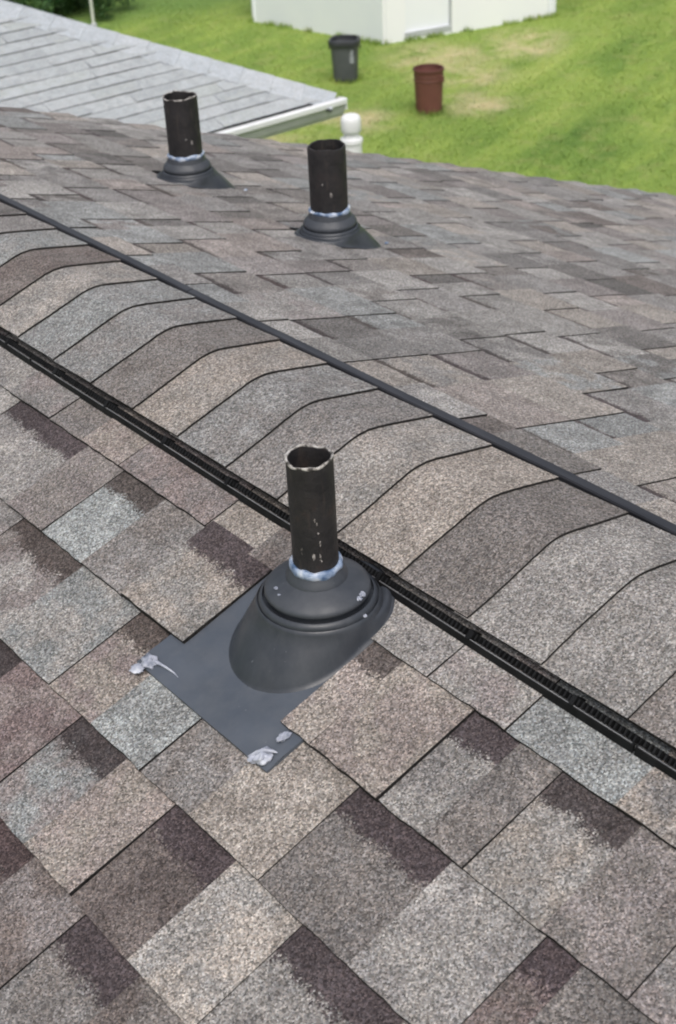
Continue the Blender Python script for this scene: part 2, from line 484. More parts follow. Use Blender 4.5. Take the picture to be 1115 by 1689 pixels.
# ---- traced tabs of the slope in front (course by course: u0, u1, proud, tint, band, second tint)
P_, R_ = True, False
traced = [
    [(-.06, .09, R_, 'grey', 0, 'ltgrey'), (.09, .213, P_, 'pinkgrey', 0, 'grey'), (.213, .304, R_, 'dkgrey', 0, 'greybrown'), (.304, .406, P_, 'tanpink', 0, 'tan'),
     (.406, .618, P_, 'pinkgrey', 0, 'pink'), (.618, .712, R_, 'tan', 0, 'ltan'), (.712, .86, P_, 'brown', 0, 'greybrown'),
     (.86, 1.042, P_, 'grey', 0, 'ltgrey'), (1.042, 1.159, P_, 'pinkgrey', 0, 'ltgrey'), (1.159, 1.307, R_, 'bluewhite', 0, 'bluegrey'), (1.307, 1.46, P_, 'tan', 0, 'grey')],
    [(.02, .123, P_, 'grey', 0, 'ltgrey'), (.123, .224, R_, 'ltgrey', ('purple', .050), 'grey'), (.224, .321, R_, 'ltgrey', ('purple', .052), 'grey'),
     (.321, .418, P_, 'pinkgrey', 0, 'greybrown'), (.418, .522, R_, 'bluewhite', ('brown', .052), 'bluewhite'), (.522, .621, P_, 'greybrown', 0, 'grey'),
     (.621, .760, R_, 'tan', ('purple', .056), 'ltgrey'), (.950, 1.0, R_, 'tanpink', ('grey', .05), 'tan'), (1.0, 1.113, P_, 'tanpink', 0, 'tan'),
     (1.113, 1.18, R_, 'ltgrey', ('purple', .058), 'grey'), (1.18, 1.238, P_, 'dkgrey', 0, 'greybrown'), (1.238, 1.338, R_, 'ltgrey', ('dark', .055), 'ltan'),
     (1.338, 1.439, P_, 'greybrown', 0, 'pinkgrey'), (1.439, 1.57, R_, 'grey', ('dark', .05), 'pinkgrey')],
    [(.20, .365, P_, 'grey', 0, 'pinkgrey'), (.365, .398, R_, 'brown', ('brown', .03), 'greybrown'), (.398, .525, R_, 'pinkgrey', ('brown', .056), 'ltgrey'),
     (.525, .664, P_, 'bluegrey', 0, 'ltgrey'), (.664, .760, R_, 'pink', ('brown', .056), 'tan'), (.760, .866, P_, 'bluewhite', 0, 'bluegrey'),
     (.866, .96, R_, 'greybrown', 0, 'grey'), (.96, 1.082, P_, 'tan', 0, 'ltan'), (1.082, 1.221, R_, 'greybrown', ('purple', .054), 'dkgrey'),
     (1.221, 1.345, P_, 'ltgrey', 0, 'grey'), (1.345, 1.388, R_, 'red', ('purple', .062), 'brown'), (1.388, 1.55, P_, 'greybrown', 0, 'dkgrey')],
    [(.40, .596, R_, 'greybrown', ('dark', .055), 'brown'), (.596, .738, P_, 'red', 0, 'pink'), (.738, .836, R_, 'pinkgrey', ('dark', .056), 'bluegrey'),
     (.836, .934, P_, 'tanpink', 0, 'tan'), (.934, 1.043, R_, 'brown', ('purple', .056), 'dkbrown'), (1.043, 1.154, P_, 'ltan', 0, 'ltgrey'),
     (1.154, 1.30, R_, 'ltgrey', ('purple', .060), 'grey'), (1.30, 1.43, P_, 'greybrown', 0, 'grey')],
    [(.66, .856, R_, 'red', ('red', .058), 'greybrown'), (.856, .963, P_, 'pinkgrey', 0, 'brown'), (.963, 1.066, R_, 'greybrown', ('purple', .066), 'grey'),
     (1.066, 1.20, P_, 'greybrown', 0, 'brown'), (1.20, 1.31, R_, 'grey', ('purple', .05), 'ltgrey')],
]
tiles = []
for k in range(-1 + 1, 16):
    s0 = S1 + (k - 1) * EXPO; s1 = s0 + EXPO
    if k < len(traced):
        row = traced[k]
        for (u0, u1, pr, tn, bd, t2) in row:
            ex = (.0048 if abs(u1 - .76) < .001 else .0022) if (k == 1 and (abs(u1 - .76) < .001 or abs(u0 - .95) < .001 or abs(u0 - 1.0) < .001)) else 0
            tiles.append(make_tile(near, 'n', max(s0, .13), s1, u0, u1, pr or ex > 0, T(tn), Bd(*bd) if bd else None, T(t2), extra=ex, gap=abs(u0 - .95) > .001))
        fill(near, 'n', tiles, max(s0, .13), s1, -1.6, row[0][0])
        fill(near, 'n', tiles, max(s0, .13), s1, row[-1][1], 3.2)
    else:
        fill(near, 'n', tiles, s0, s1, -1.2, 3.2)
k = 0
while True:
    s0 = S1 - .04 + (k - 1) * EXPO; s1 = s0 + EXPO
    if s1 > SE: break
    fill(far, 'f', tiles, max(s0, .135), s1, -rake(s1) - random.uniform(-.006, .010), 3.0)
    k += 1

def emit_tiles(tiles, limit, parents, matlist, name='shingle', stuff='shingle_field'):
    order = sorted(tiles, key=lambda a: -a.area)
    big = [a for a in order[:limit] if a.area > 0]
    ids = set(map(id, big))
    for a in big:
        V, F, FM, UV = a.g
        mk(name, V, F, matlist, parents[a.slope], fm=FM, uv=UV, cols=dict(tint=a.tint, tint2=a.tint2, band=a.band))
    for sl, par in parents.items():
        V = []; F = []; FM = []; UV = []; c1 = []; c2 = []; c3 = []
        for a in tiles:
            if a.slope != sl or id(a) in ids: continue
            v, f, fm, uv = a.g; b = len(V)
            V += list(v); F += [tuple(i + b for i in q) for q in f]; FM += fm; UV += uv
            c1 += [a.tint] * len(v); c2 += [a.tint2] * len(v); c3 += [a.band] * len(v)
        if V:
            o = mk(stuff, V, F, matlist, par, fm=FM, uv=UV, cols=dict(tint=c1, tint2=c2, band=c3))
            o['kind'] = 'stuff'
emit_tiles(tiles, 290, dict(n=slope_n, f=slope_f), [M['shingle'], M['asphalt']])

# ------------------------------------------------------------------ ridge vent with its cap shingles
EC = 0.1144
PX = np.array([-.136, -.105, -.07, -.04, -.010, .004, .020, .036, .065, .095, .134])
PZ = np.array([-.0225, -.0133, -.0029, .0062, .0150, .0174, .0177, .0153, .0094, .0031, -.0052])
def cap_pt(x, y, h=0.0):
    i = np.interp(x, PX, PZ)
    g = (np.interp(x + .004, PX, PZ) - np.interp(x - .004, PX, PZ)) / .008 if -.132 < x < .130 else (.33 if x < 0 else -.27)
    n = np.array((-g, 0, 1)) / math.hypot(g, 1)
    return np.array((x, y, i)) + n * h

vent = MB()
ys = np.array([2.40, -6.4])
shell = [(-.128, -.030), (-.07, -.010), (0, .007), (.03, .009), (.07, .003), (.128, -.013)]
vent.loft([[(x, y, z) for x, z in shell] for y in ys], closed=False)
rv = vent.build('ridge_vent', M['vent'], house)
rv['label'] = 'black plastic ridge vent with slotted sides'
# baffle rails on both sides, laid in 1.2 m lengths
for prof, nm, mt in ((([(-.1474, -.0500), (-.1474, -.0352), (-.1488, -.0338), (-.1502, -.0352), (-.1520, -.0492)]), 'baffle_rail', M['vent']),
                     (([(.1320, -.0300), (.1525, -.0290), (.1530, -.0135), (.1545, -.0112), (.1680, -.0115), (.1700, -.0140), (.1725, -.0555)]), 'baffle_rail', M['baffle'])):
    y = 2.38
    while y > -3.2:
        e = y - 1.22
        b = MB(); n = 13
        rings = []
        for yy in np.linspace(y - .0012, e + .0012, n):
            w = .0006 * math.sin(yy * 5.1) + .0004 * math.sin(yy * 13)
            rings.append([(x + w, yy, z + w * .6) for x, z in prof])
        b.loft(rings, closed=False)
        b.F.append(tuple(range(len(prof)))); b.M.append(0)
        b.F.append(tuple(len(b.V) - 1 - i for i in range(len(prof)))); b.M.append(0)
        b.build(nm, mt, rv)
        y = e
# pale wear line along the crown of the near rail
y = 2.38
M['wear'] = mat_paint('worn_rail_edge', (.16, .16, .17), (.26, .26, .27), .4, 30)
while y > -3.2:
    e = y - 1.22
    b = MB(); rings = []
    for yy in np.linspace(y - .004, e + .004, 13):
        w = .0006 * math.sin(yy * 5.1) + .0004 * math.sin(yy * 13)
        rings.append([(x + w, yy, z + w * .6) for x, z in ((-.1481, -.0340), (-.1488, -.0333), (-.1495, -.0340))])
    b.loft(rings, closed=False)
    b.build('rail_edge', M['wear'], rv)
    y = e
# slotted grille between cap and rail: too many fins to pick apart
b = MB()
yy = 2.3
while yy > -2.6:
    j = random.uniform(-.0006, .0006)
    wdt = .0011 if random.random() > .06 else .0004
    for q in (0,):
        b.box((-.1385, yy + j, -.0365), (.0085, 0, -.0085), (0, wdt, 0), (.0026, 0, .0026))
    yy -= .0062
g = b.build('vent_grille', M['vent'], rv); g['kind'] = 'stuff'
b = MB()
for yy in np.arange(2.3, -2.6, -.152):
    b.box((-.1392, yy, -.0360), (.0080, 0, -.0075), (0, .0028, 0), (.0040, 0, .0040))
g = b.build('vent_grille_rib', M['vent'], rv); g['kind'] = 'stuff'

cap_t = {-3: ('grey', 'ltgrey'), -2: ('bluegrey', 'ltgrey'), -1: ('brown', 'greybrown'), 0: ('ltgrey', 'tan'), 1: ('bluegrey', 'grey'), 2: ('grey', 'bluegrey'),
         3: ('greybrown', 'grey'), 4: ('tan', 'ltgrey'), 5: ('grey', 'bluegrey'), 6: ('grey', 'greybrown'), 7: ('ltgrey', 'tan'), 8: ('tan', 'ltan'), 9: ('greybrown', 'dkgrey'),
         10: ('ltgrey', 'grey'), 11: ('ltgrey', 'grey'), 12: ('greybrown', 'grey')}
# index i: cap between line i-1 and line i (its cut edge at y = -EC*i)
for i in range(-18, 24):
    y1 = -EC * i + random.uniform(-.002, .002); y0 = -EC * (i - 1) + .02
    NXs = 36
    xs = np.linspace(-.136, .134, NXs)
    ej = [.0007 * math.sin(a * 40 + i * 3) + random.uniform(-.0003, .0003) for a in xs]
    V = []; UV = []; F = []; FM = []
    wl = random.uniform(-.0015, .0015); wr = random.uniform(-.001, .001)
    rows = (y0, (y0 + y1) / 2, y1)
    for r, yv in enumerate(rows):
        hh = (.0010, .0028, .0052)[r]
        for j, x in enumerate(xs):
            xx = x + (wl if j == 0 else 0) + (wr if j == NXs - 1 else 0)
            V.append(cap_pt(xx, yv + (ej[j] if r == 2 else 0), hh)); UV.append((x, .1))
    for r in range(2):
        for j in range(NXs - 1):
            F.append((r * NXs + j, r * NXs + j + 1, (r + 1) * NXs + j + 1, (r + 1) * NXs + j)[::-1]); FM.append(0)
    bb = len(V)
    for j, x in enumerate(xs):
        V.append(cap_pt(x, y1 + ej[j], -.0005)); UV.append((x, 1))
    for j in range(NXs - 1):
        F.append((2 * NXs + j, 2 * NXs + j + 1, bb + j + 1, bb + j)[::-1]); FM.append(1)
    # hanging side edges
    for j in (0, NXs - 1):
        cc = len(V)
        for r, yv in enumerate(rows):
            V.append(cap_pt(xs[j], yv, -.0022)); UV.append((0, 1))
        for r in range(2):
            F.append((r * NXs + j, (r + 1) * NXs + j, cc + r + 1, cc + r)); FM.append(1)
    a, c = cap_t.get(i, (rand_tint(), rand_tint()))
    mk('cap_shingle', V, F, [M['shingle'], M['asphalt']], rv, fm=FM, uv=UV, smooth=30,
       cols=dict(tint=T(a), tint2=tuple((p + q) / 2 for p, q in zip(T(a), T(c))), band=(.05, .05, .05, 0)))

# ------------------------------------------------------------------ vent pipes with their boots
def blob(c, r, seed, squash=(1, 1, 1), rough=.32, nseg=16):
    b = MB(); rings = []
    for i in range(1, nseg):
        th = math.pi * i / nseg; ring = []
        for j in range(nseg * 2):
            a = math.pi * j / nseg
            d = Vector((math.sin(th) * math.cos(a), math.sin(th) * math.sin(a), math.cos(th)))
            k = 1 + rough * noise.noise(d * 1.7 + Vector((seed, seed, 0))) * 1.6
            ring.append((c[0] + d.x * r * k * squash[0], c[1] + d.y * r * k * squash[1], c[2] + d.z * r * k * squash[2]))
        rings.append(ring)
    b.loft(rings, cap0=True, cap1=True)
    return b

def tube(b, pts, rad, n=8):
    rings = []
    for i, p in enumerate(pts):
        p = np.array(p); d = np.array(pts[min(i + 1, len(pts) - 1)]) - np.array(pts[max(i - 1, 0)]); d /= np.linalg.norm(d)
        a = np.cross(d, (0, 0, 1)); a /= np.linalg.norm(a) + 1e-9; c = np.cross(a, d)
        r = rad[i] if isinstance(rad, (list, tuple)) else rad
        rings.append([p + r * (math.cos(2 * math.pi * j / n) * a + math.sin(2 * math.pi * j / n) * c) for j in range(n)])
    b.loft(rings, cap0=True, cap1=True)

def vent_stack(fr, s0, u0, rp, top, sc, dn, label, seed, rust, rim_white, side, splashes=()):
    """side -1: slope falls to -x, +1: falls to +x. heights measured from the slope at the pipe axis."""
    A = fr(s0, u0)
    root = empty('vent_pipe', A)
    tag(root, label, 'vent pipe', 'roof vent pipes')
    N = 72
    # skirt: oval foot on the slope rising to a level shoulder
    def foot(a, grow, lift):
        dx, dy = math.cos(a), math.sin(a)
        d = max(0, dx * side); upp = max(0, -dx * side)
        r = (.079 + dn * d ** 1.6 + .008 * upp) * sc + grow
        x, y = A[0] + r * dx, A[1] + r * dy
        return (x, y, -abs(x) * math.tan(PITCH) + lift)
    an = [2 * math.pi * j / N for j in range(N)]
    sh = lambda r, hgt: [(A[0] + r * sc * math.cos(a), A[1] + r * sc * math.sin(a), A[2] + hgt * sc) for a in an]
    f0 = [foot(a, .004, .0045) for a in an]; f1 = [foot(a, .0005, .0062) for a in an]; f2 = [foot(a, -.0012, .0095) for a in an]
    s1 = sh(.0752, .0285)
    def lerp(p, q, f, bul): 
        return [tuple(np.array(u) * (1 - f) + np.array(v) * f + np.array((0, 0, bul))) for u, v in zip(p, q)]
    b = MB()
    b.loft([f0, f1, f2, lerp(f2, s1, .35, .0018), lerp(f2, s1, .7, .0016), s1, sh(.0744, .0320), sh(.0728, .0352), sh(.0716, .0362), sh(.0713, .0325), sh(.0702, .0325), sh(.0699, .0375),
            sh(.0690, .0398), sh(.0664, .0424), sh(.0652, .0428), sh(.0649, .0350), sh(.0610, .0345), sh(.0550, .0345)])
    boot = b.build('boot', M['boot'], root, smooth=38)
    b = MB()
    cz = [(.0565, .0340), (.0565, .0455), (.0612, .0458), (.0622, .0478), (.0620, .0510), (.0602, .0536), (.0550, .0575), (.0490, .0612), (.0430, .0645), (.0400, .0660), (.0395, .0685), (.0372, .0720), (.0345, .0790)]
    # keep the collar just outside the pipe
    rin = rp / sc
    out = []
    for r, hgt in cz:
        k = (r - .0345) / (.0622 - .0345)
        rr = (rin + .0035) + k * (max(.0622, rin + .0195) - (rin + .0035))
        out.append((rr, hgt))
    b.loft([sh(r, hgt) for r, hgt in out] + [sh(rin - .001, .080)])
    b.build('rubber_gasket', M['gasket'], boot, smooth=35)
    # pipe: open, thick walled, uneven cut
    b = MB(); n = 48
    ph = seed * 1.3
    topz = lambda a, r: A[2] + top + (.0013 * math.sin(2 * a + ph) + .0009 * math.sin(5 * a + ph * 2) + .0005 * math.sin(11 * a)) 
    zs = np.linspace(A[2] - .02, A[2] + top - .012, 7)
    C = lambda r, z: [(A[0] + r * math.cos(2 * math.pi * j / n), A[1] + r * math.sin(2 * math.pi * j / n), z) for j in range(n)]
    CT = lambda r, o: [(A[0] + r * math.cos(2 * math.pi * j / n), A[1] + r * math.sin(2 * math.pi * j / n), topz(2 * math.pi * j / n, r) + o) for j in range(n)]
    th = rp * .11
    b.loft([C(rp * (1 + .004 * math.sin(3 * i)), z) for i, z in enumerate(zs)] + [CT(rp, -.003), CT(rp * .985, 0), CT(rp - th, -.0005), CT(rp - th * 1.05, -.004)] + [C(rp - th, z) for z in zs[::-1]], cap1=False)
    pipe = b.build('pipe', mat_pipe('weathered_pipe_%d' % seed, seed, rust), root, smooth=40)
    if rim_white:
        b = MB(); rings = []
        for j in range(n):
            a = 2 * math.pi * j / n
            k = .55 + .9 * max(0, noise.noise(Vector((math.cos(a) * 2.2, math.sin(a) * 2.2, seed * 3.1))) + .25)
            rr = .0011 * k + .0003
            c = np.array((A[0] + (rp - .0008) * math.cos(a), A[1] + (rp - .0008) * math.sin(a), topz(a, rp) - .0004))
            er = np.array((math.cos(a), math.sin(a), 0))
            rings.append([c + rr * (math.cos(q) * er * 1.2 + math.sin(q) * np.array((0, 0, 1.6))) for q in np.linspace(0, 2 * math.pi, 8, endpoint=False)])
        rings.append(rings[0])
        b.loft(rings); b.build('rim_bead', M['rim'], pipe, smooth=60)
    # sealant smeared round the collar
    b = MB(); rings = []; n2 = 84
    for j in range(n2):
        a = 2 * math.pi * j / n2
        v = Vector((math.cos(a) * 1.9, math.sin(a) * 1.9, seed * 5.3))
        k = 1.05 + .7 * noise.noise(v) + .12 * noise.noise(v * 3)
        w = max(.0018, .0036 * k) * sc; hh = max(.003, .0058 * (1 + .6 * noise.noise(v + Vector((9, 3, 1))))) * sc
        zc = A[2] + .0815 * sc + .0024 * noise.noise(v * 1.3 + Vector((3, 7, 2)))
        er = np.array((math.cos(a), math.sin(a), 0)); c = np.array((A[0], A[1], zc)) + er * (rp + .0012)
        ring = []
        for q in np.linspace(0, 2 * math.pi, 10, endpoint=False):
            kk = 1 + .10 * noise.noise(v * 4 + Vector((q, 0, 0)))
            ring.append(c + kk * (math.cos(q) * er * w + math.sin(q) * np.array((0, 0, hh))))
        rings.append(ring)
    rings.append(rings[0])
    b.loft(rings); b.build('sealant_bead', M['seal'], pipe, smooth=70)
    # paint splashes on the side towards the camera
    vw = np.array((CAM[0] - A[0], CAM[1] - A[1])); vw /= np.linalg.norm(vw); rt = np.array((-vw[1], vw[0]))
    for q, (lat, zz, rs, tall) in enumerate(splashes):
        d = vw * math.sqrt(1 - lat * lat) + rt * lat
        c = np.array((A[0] + d[0] * rp, A[1] + d[1] * rp, A[2] + zz))
        bb = MB(); rings = []
        tg = np.array((-d[1], d[0], 0)); dd = np.array((d[0], d[1], 0))
        for fr_ in (1.0, .6, .15):
            ring = []
            for j in range(12):
                a = 2 * math.pi * j / 12; k = 1 + .5 * noise.noise(Vector((math.cos(a) * 1.5, math.sin(a) * 1.5, q + seed)))
                off = tg * math.cos(a) * rs * k * fr_ + np.array((0, 0, math.sin(a) * rs * tall * k * fr_))
                lt = off @ tg
                ring.append(c + off + dd * (.0007 * (1 - fr_) + .0001 - lt * lt / (2 * rp)))
            rings.append(ring)
        bb.loft(rings, cap1=True)
        bb.build('paint_splash', M['splash'], pipe, smooth=60)
    return root, boot, A

near_root, near_boot, NA = vent_stack(near, .230, .868, .0264, .222, 1.0, .036, 'black vent pipe on a slate-grey boot, nearest, with flat flashing below the ridge vent', 3, (.040, .026, .022), True, -1,
    ((.06, .156, .0011, 2.6), (.13, .150, .0009, 3.2), (.17, .138, .0012, 1.2), (.23, .124, .0013, 2.6), (-.08, .108, .0016, 3.2), (.20, .106, .0012, 3.8), (.24, .100, .0008, 2.4)))
fb, _, _ = vent_stack(far, .940, -.475, .0437, .227, .96, .050, 'black vent pipe behind the ridge, in front of the white post', 5, (.030, .024, .024), False, 1, ((.12, .125, .0032, 1.9), (-.30, .150, .0016, 1.5)))
fa, _, _ = vent_stack(far, .945, -1.067, .0437, .229, .96, .050, 'black vent pipe behind the ridge, farthest one, before the pale grey roof', 8, (.024, .023, .026), True, 1, ((.42, .118, .0034, 1.8), (.08, .128, .0016, 1.2), (.30, .075, .0036, 1.4)))

# dark pieces imitating shaded shingle notches, and stray sealant drops beside the two far boots
for (root_, s_, y_, ds, dy, drops) in ((fb, .890, .548, .010, .014, ((1.085, .44),)), (fa, .905, 1.155, .010, .014, ((1.07, .985),))):
    b = MB()
    b.add([far(s_ - ds, -(y_ + dy), .0085), far(s_ + ds, -(y_ + dy * .6), .0100), far(s_ + ds, -(y_ - dy), .0110), far(s_ - ds * .2, -(y_ - dy), .0100),
           far(s_ - ds, -(y_ + dy), .000), far(s_ + ds, -(y_ + dy * .6), .000), far(s_ + ds, -(y_ - dy), .000), far(s_ - ds * .2, -(y_ - dy), .000)],
          [(0, 1, 2, 3), (0, 4, 5, 1), (1, 5, 6, 2), (2, 6, 7, 3), (3, 7, 4, 0)])
    b.build('notch_shade', M['vent'], root_)
    for k_, (a_, c_) in enumerate(drops):
        blob(far(a_, -c_, .008), .0040, 20 + k_, (1.2, 1, .5)).build('sealant_blob', M['seal'], root_, smooth=70)

# flashing plate of the near boot, lying on the shingles below and under those beside it
b = MB()
su = np.linspace(.732, .988, 27); sv_ = np.linspace(.195, .4115, 27)
rows = []
for s in sv_:
    row = []
    for u in su:
        hh = .0020 + (s - .195) / .2165 * .0050
        if s > .35: hh += .0012 * noise.noise(Vector((u * 22, s * 26, 3)))
        # a crease pressed in along the lower edge
        d = abs((s - .402) + (u - .80) * .16 + .006 * math.sin((u - .74) * 22))
        if .735 < u < .885: hh += .0014 * math.exp(-(d / .006) ** 2)
        row.append(near(s, u + .0015 * noise.noise(Vector((s * 30, 1, 1))), hh))
    rows.append(row)
b.loft(rows, closed=False)
edge = [near(.4115, u, .0070 + .0012 * noise.noise(Vector((u * 22, .4115 * 26, 3)))) for u in su]
b.loft([edge, [near(.4118, u, .0015) for u in su]], closed=False)
b.loft([[near(s, su[0], .0020 + (s - .195) / .2165 * .0050) for s in sv_], [near(s, su[0] - .0003, .000) for s in sv_]], closed=False)
b.loft([[near(s, su[-1], .0020 + (s - .195) / .2165 * .0050) for s in sv_], [near(s, su[-1] + .0003, .000) for s in sv_]], closed=False)
plate = b.build('flashing_plate', M['plate'], near_root, smooth=40)
for (s, u, r, sq, sd) in ((.402, .748, .0098, (1.0, 1.15, .62), 1), (.418, .744, .0085, (1, 1, .35), 2), (.402, .973, .0088, (1.1, 1.0, .75), 7), (.409, .965, .0060, (1.3, 1.0, .6), 8),
                          (.3700, .970, .0058, (1.5, .8, .6), 4)):
    c = near(s, u, .0092)
    blob(c, r, sd * 3.7, sq).build('sealant_blob', M['dollop'], plate, smooth=70)
b = MB()
tube(b, [near(.399, .755, .0120), near(.396, .764, .0098), near(.394, .775, .0085), near(.393, .787, .0078), near(.394, .797, .0074)], [.0030, .0020, .0014, .0010, .0004])
b.build('sealant_string', M['dollop'], plate, smooth=60)
b = MB()
tube(b, [near(.412, .957, .0085), near(.404, .965, .014), near(.396, .972, .016), near(.391, .977, .012), near(.388, .980, .0082)], [.0012, .0022, .0026, .002, .0008])
tube(b, [near(.396, .962, .0088), near(.392, .968, .012), near(.391, .976, .011)], [.001, .0018, .001])
b.build('sealant_string', M['dollop'], plate, smooth=60)
# blobs left on the boot
for (ang, rr, hh, r, sd) in ((-28, .0575, .0545, .0042, 11), (-36, .0585, .0540, .0034, 12), (-40, .0690, .0370, .0028, 13), (-160, .050, .0600, .0022, 14), (-146, .052, .0592, .0016, 15)):
    a = math.radians(ang)
    # angle measured in the picture sense: 0 = camera right
    d = np.array((.767 * math.cos(a) + .641 * math.sin(a), -.641 * math.cos(a) + .767 * math.sin(a), 0))
    c = NA + d * rr + np.array((0, 0, hh))
    blob(c, r, sd, (1, 1.3, .5)).build('sealant_blob', M['dollop'], near_boot, smooth=70)

# ------------------------------------------------------------------ neighbouring building with a pale grey hip roof
EX, EY, EZ, GP = 4.445, 4.800, -1.5, .42
gl = math.hypot(1, GP); gc, gs_ = 1 / gl, GP / gl
nb = empty('neighbouring_building', (0.5, 8.7, GROUND))
tag(nb, 'neighbouring building with a pale grey hip roof and white gutter', 'building')
def gfr(s, u, h=0.0):      # s measured down the slope from the top; u = x
    d = GL - s             # distance up from the eave
    return np.array((u, EY + d * gc - h * gs_, EZ + d * gs_ + h * gc))
GL = 4.2
b = MB()
dm = GL * gc
XL = -5.5
V = [(XL, EY, EZ), (EX, EY, EZ), (EX - dm, EY + dm, EZ + dm * GP), (XL + dm, EY + dm, EZ + dm * GP)]
b.add(V, [(0, 1, 2, 3)])
gslope = b.build('roof_slope', M['edge_soft'], nb)
# plane beyond the hip, falling towards the lawn, and back planes
gt = lin(180, 187, 191, .8)
def plain(name, V, F):
    V = np.array(V, float)
    return mk(name, V, F, M['grey_shingle'], nb, uv=np.full((len(V), 2), .5), cols=dict(tint=(*gt, 1), tint2=(*gt, 1), band=(0, 0, 0, 0)))
YB = EY + 2 * dm
apex_r = (EX - dm, EY + dm, EZ + dm * GP); apex_l = (XL + dm, EY + dm, EZ + dm * GP)
plain('roof_slope', [(EX, EY, EZ), (EX, YB, EZ), apex_r], [(0, 1, 2)])
plain('roof_slope', [(EX, YB, EZ), (XL, YB, EZ), apex_l, apex_r], [(0, 1, 2, 3)])
plain('roof_slope', [(XL, YB, EZ), (XL, EY, EZ), apex_l], [(0, 1, 2)])
gtiles = []
k = 0
GT = [(180, 185, 188), (186, 191, 194), (175, 180, 183), (181, 186, 186), (187, 191, 194)]
while True:
    s1 = GL - k * .098 + (.012 if k == 0 else 0); s0 = GL - (k + 1) * .098
    if s0 < 0.2: break
    umax = EX - (GL - s0) * gc - .005
    u = umax; off = (k % 2) * .155 + random.uniform(-.02, .02)
    first = True
    while u > XL + (GL - s0) * gc:
        w = .31 if not first else .155 + off * .8
        first = False
        c = (*lin(*random.choice(GT), .8), 1); c2 = (*lin(*random.choice(GT), .8), 1)
        gtiles.append(make_tile(gfr, 'g', s0, s1, u - w, u - .0005, random.random() < .12, c, None, c2, gap=False, extra=.006, nu=4, low=-.002, jag=.002, lip=random.choice((-.001, .001, .003, .004))))
        u -= w
    k += 1
emit_tiles(gtiles, 260, dict(g=gslope), [M['grey_shingle'], M['edge_soft']])
# hip caps
dirh = np.array((-1, 1, GP)) / math.sqrt(2 + GP * GP)
H0 = np.array((EX, EY, EZ))
nA = np.array((0, -gs_, gc)); nB = np.array((gs_, 0, gc))
wA = np.cross(nA, dirh); wA *= np.sign(wA[0] * -1) if abs(wA[0]) > 1e-6 else 1
wB = np.cross(nB, dirh); wB *= np.sign(wB[1]) if abs(wB[1]) > 1e-6 else 1
hl = dm * math.sqrt(2 + GP * GP)
i = 0
while i * .20 < hl - .1:
    d0, d1 = i * .20, (i + 1) * .20 + .03
    rings = []
    for d, lift in ((d0, .018), (d1, .0135)):
        p = H0 + dirh * d
        pr = [p + wA * .17 + nA * (lift - .006), p + wA * .05 + nA * lift, p + (nA + nB) * .5 * (lift + .006), p + wB * .05 + nB * lift, p + wB * .17 + nB * (lift - .006)]
        rings.append(pr)
    V = [v for r in rings for v in r] + [v - np.array((0, 0, .006)) for v in rings[0]]
    F = [(j, j + 1, 5 + j + 1, 5 + j) for j in range(4)] + [(j + 1, j, 10 + j, 10 + j + 1) for j in range(4)]
    V += [rings[0][0] - nA * .02, rings[1][0] - nA * .02]
    F.append((0, 5, 16, 15))
    c = (*lin(*random.choice([(190, 196, 202), (186, 192, 198), (194, 199, 204)]), .8), 1)
    mk('hip_cap', V, F, [M['grey_shingle'], M['edge_soft']], nb, fm=[0] * 8 + [1], uv=[(0, .5)] * len(V), cols=dict(tint=c, tint2=c, band=(0, 0, 0, 0)))
    i += 1
# gutter, fascia, soffit, wall
b = MB()
gprof = [(-.012, -.004), (-.012, -.115), (-.075, -.118), (-.095, -.090), (-.112, -.045), (-.128, -.030), (-.128, -.008), (-.118, -.004), (-.118, -.012), (-.123, -.026), (-.104, -.048), (-.086, -.088), (-.070, -.108), (-.018, -.106)]
b.loft([[(x, EY + a, EZ + z) for a, z in [(a_ * .68, z_ * .95) for a_, z_ in gprof]] for x in (XL - .05, EX + .012)], closed=True, cap0=True, cap1=True)
gut = b.build('gutter', M['gutter'], nb)
b = MB(); b.loft([[(x, EY + a, EZ + z) for a, z in ((-.092, -.003), (-.086, .003), (-.054, .003), (-.050, -.006), (-.090, -.030))] for x in (XL - .05, EX + .018)], closed=True, cap0=True, cap1=True)
b.build('gutter_lip', M['white'], gut)
b = MB(); b.box((EX + .016, EY - .046, EZ - .036), (.004, 0, 0), (0, .040, 0), (0, 0, .034)); b.build('end_cap', M['white'], gut)
b = MB(); b.box(((XL + EX) / 2, EY + .002, EZ - .06), ((EX - XL) / 2, 0, 0), (0, .010, 0), (0, 0, .05)); b.box((EX - .012, (EY + YB) / 2 + .02, EZ - .06), (.010, 0, 0), (0, (YB - EY) / 2 - .02, 0), (0, 0, .05)); b.build('fascia', M['fascia'], nb)
b = MB(); b.box(((XL + EX) / 2, (EY + YB) / 2, EZ - .12), ((EX - XL) / 2 - .01, 0, 0), (0, (YB - EY) / 2 - .01, 0), (0, 0, .008)); b.build('soffit', M['white'], nb)
b = MB(); b.box(((XL + EX) / 2, (EY + YB) / 2, (EZ - .13 + GROUND) / 2), ((EX - XL) / 2 - .4, 0, 0), (0, (YB - EY) / 2 - .4, 0), (0, 0, (EZ - .13 - GROUND) / 2)); b.build('wall', M['siding'], nb)

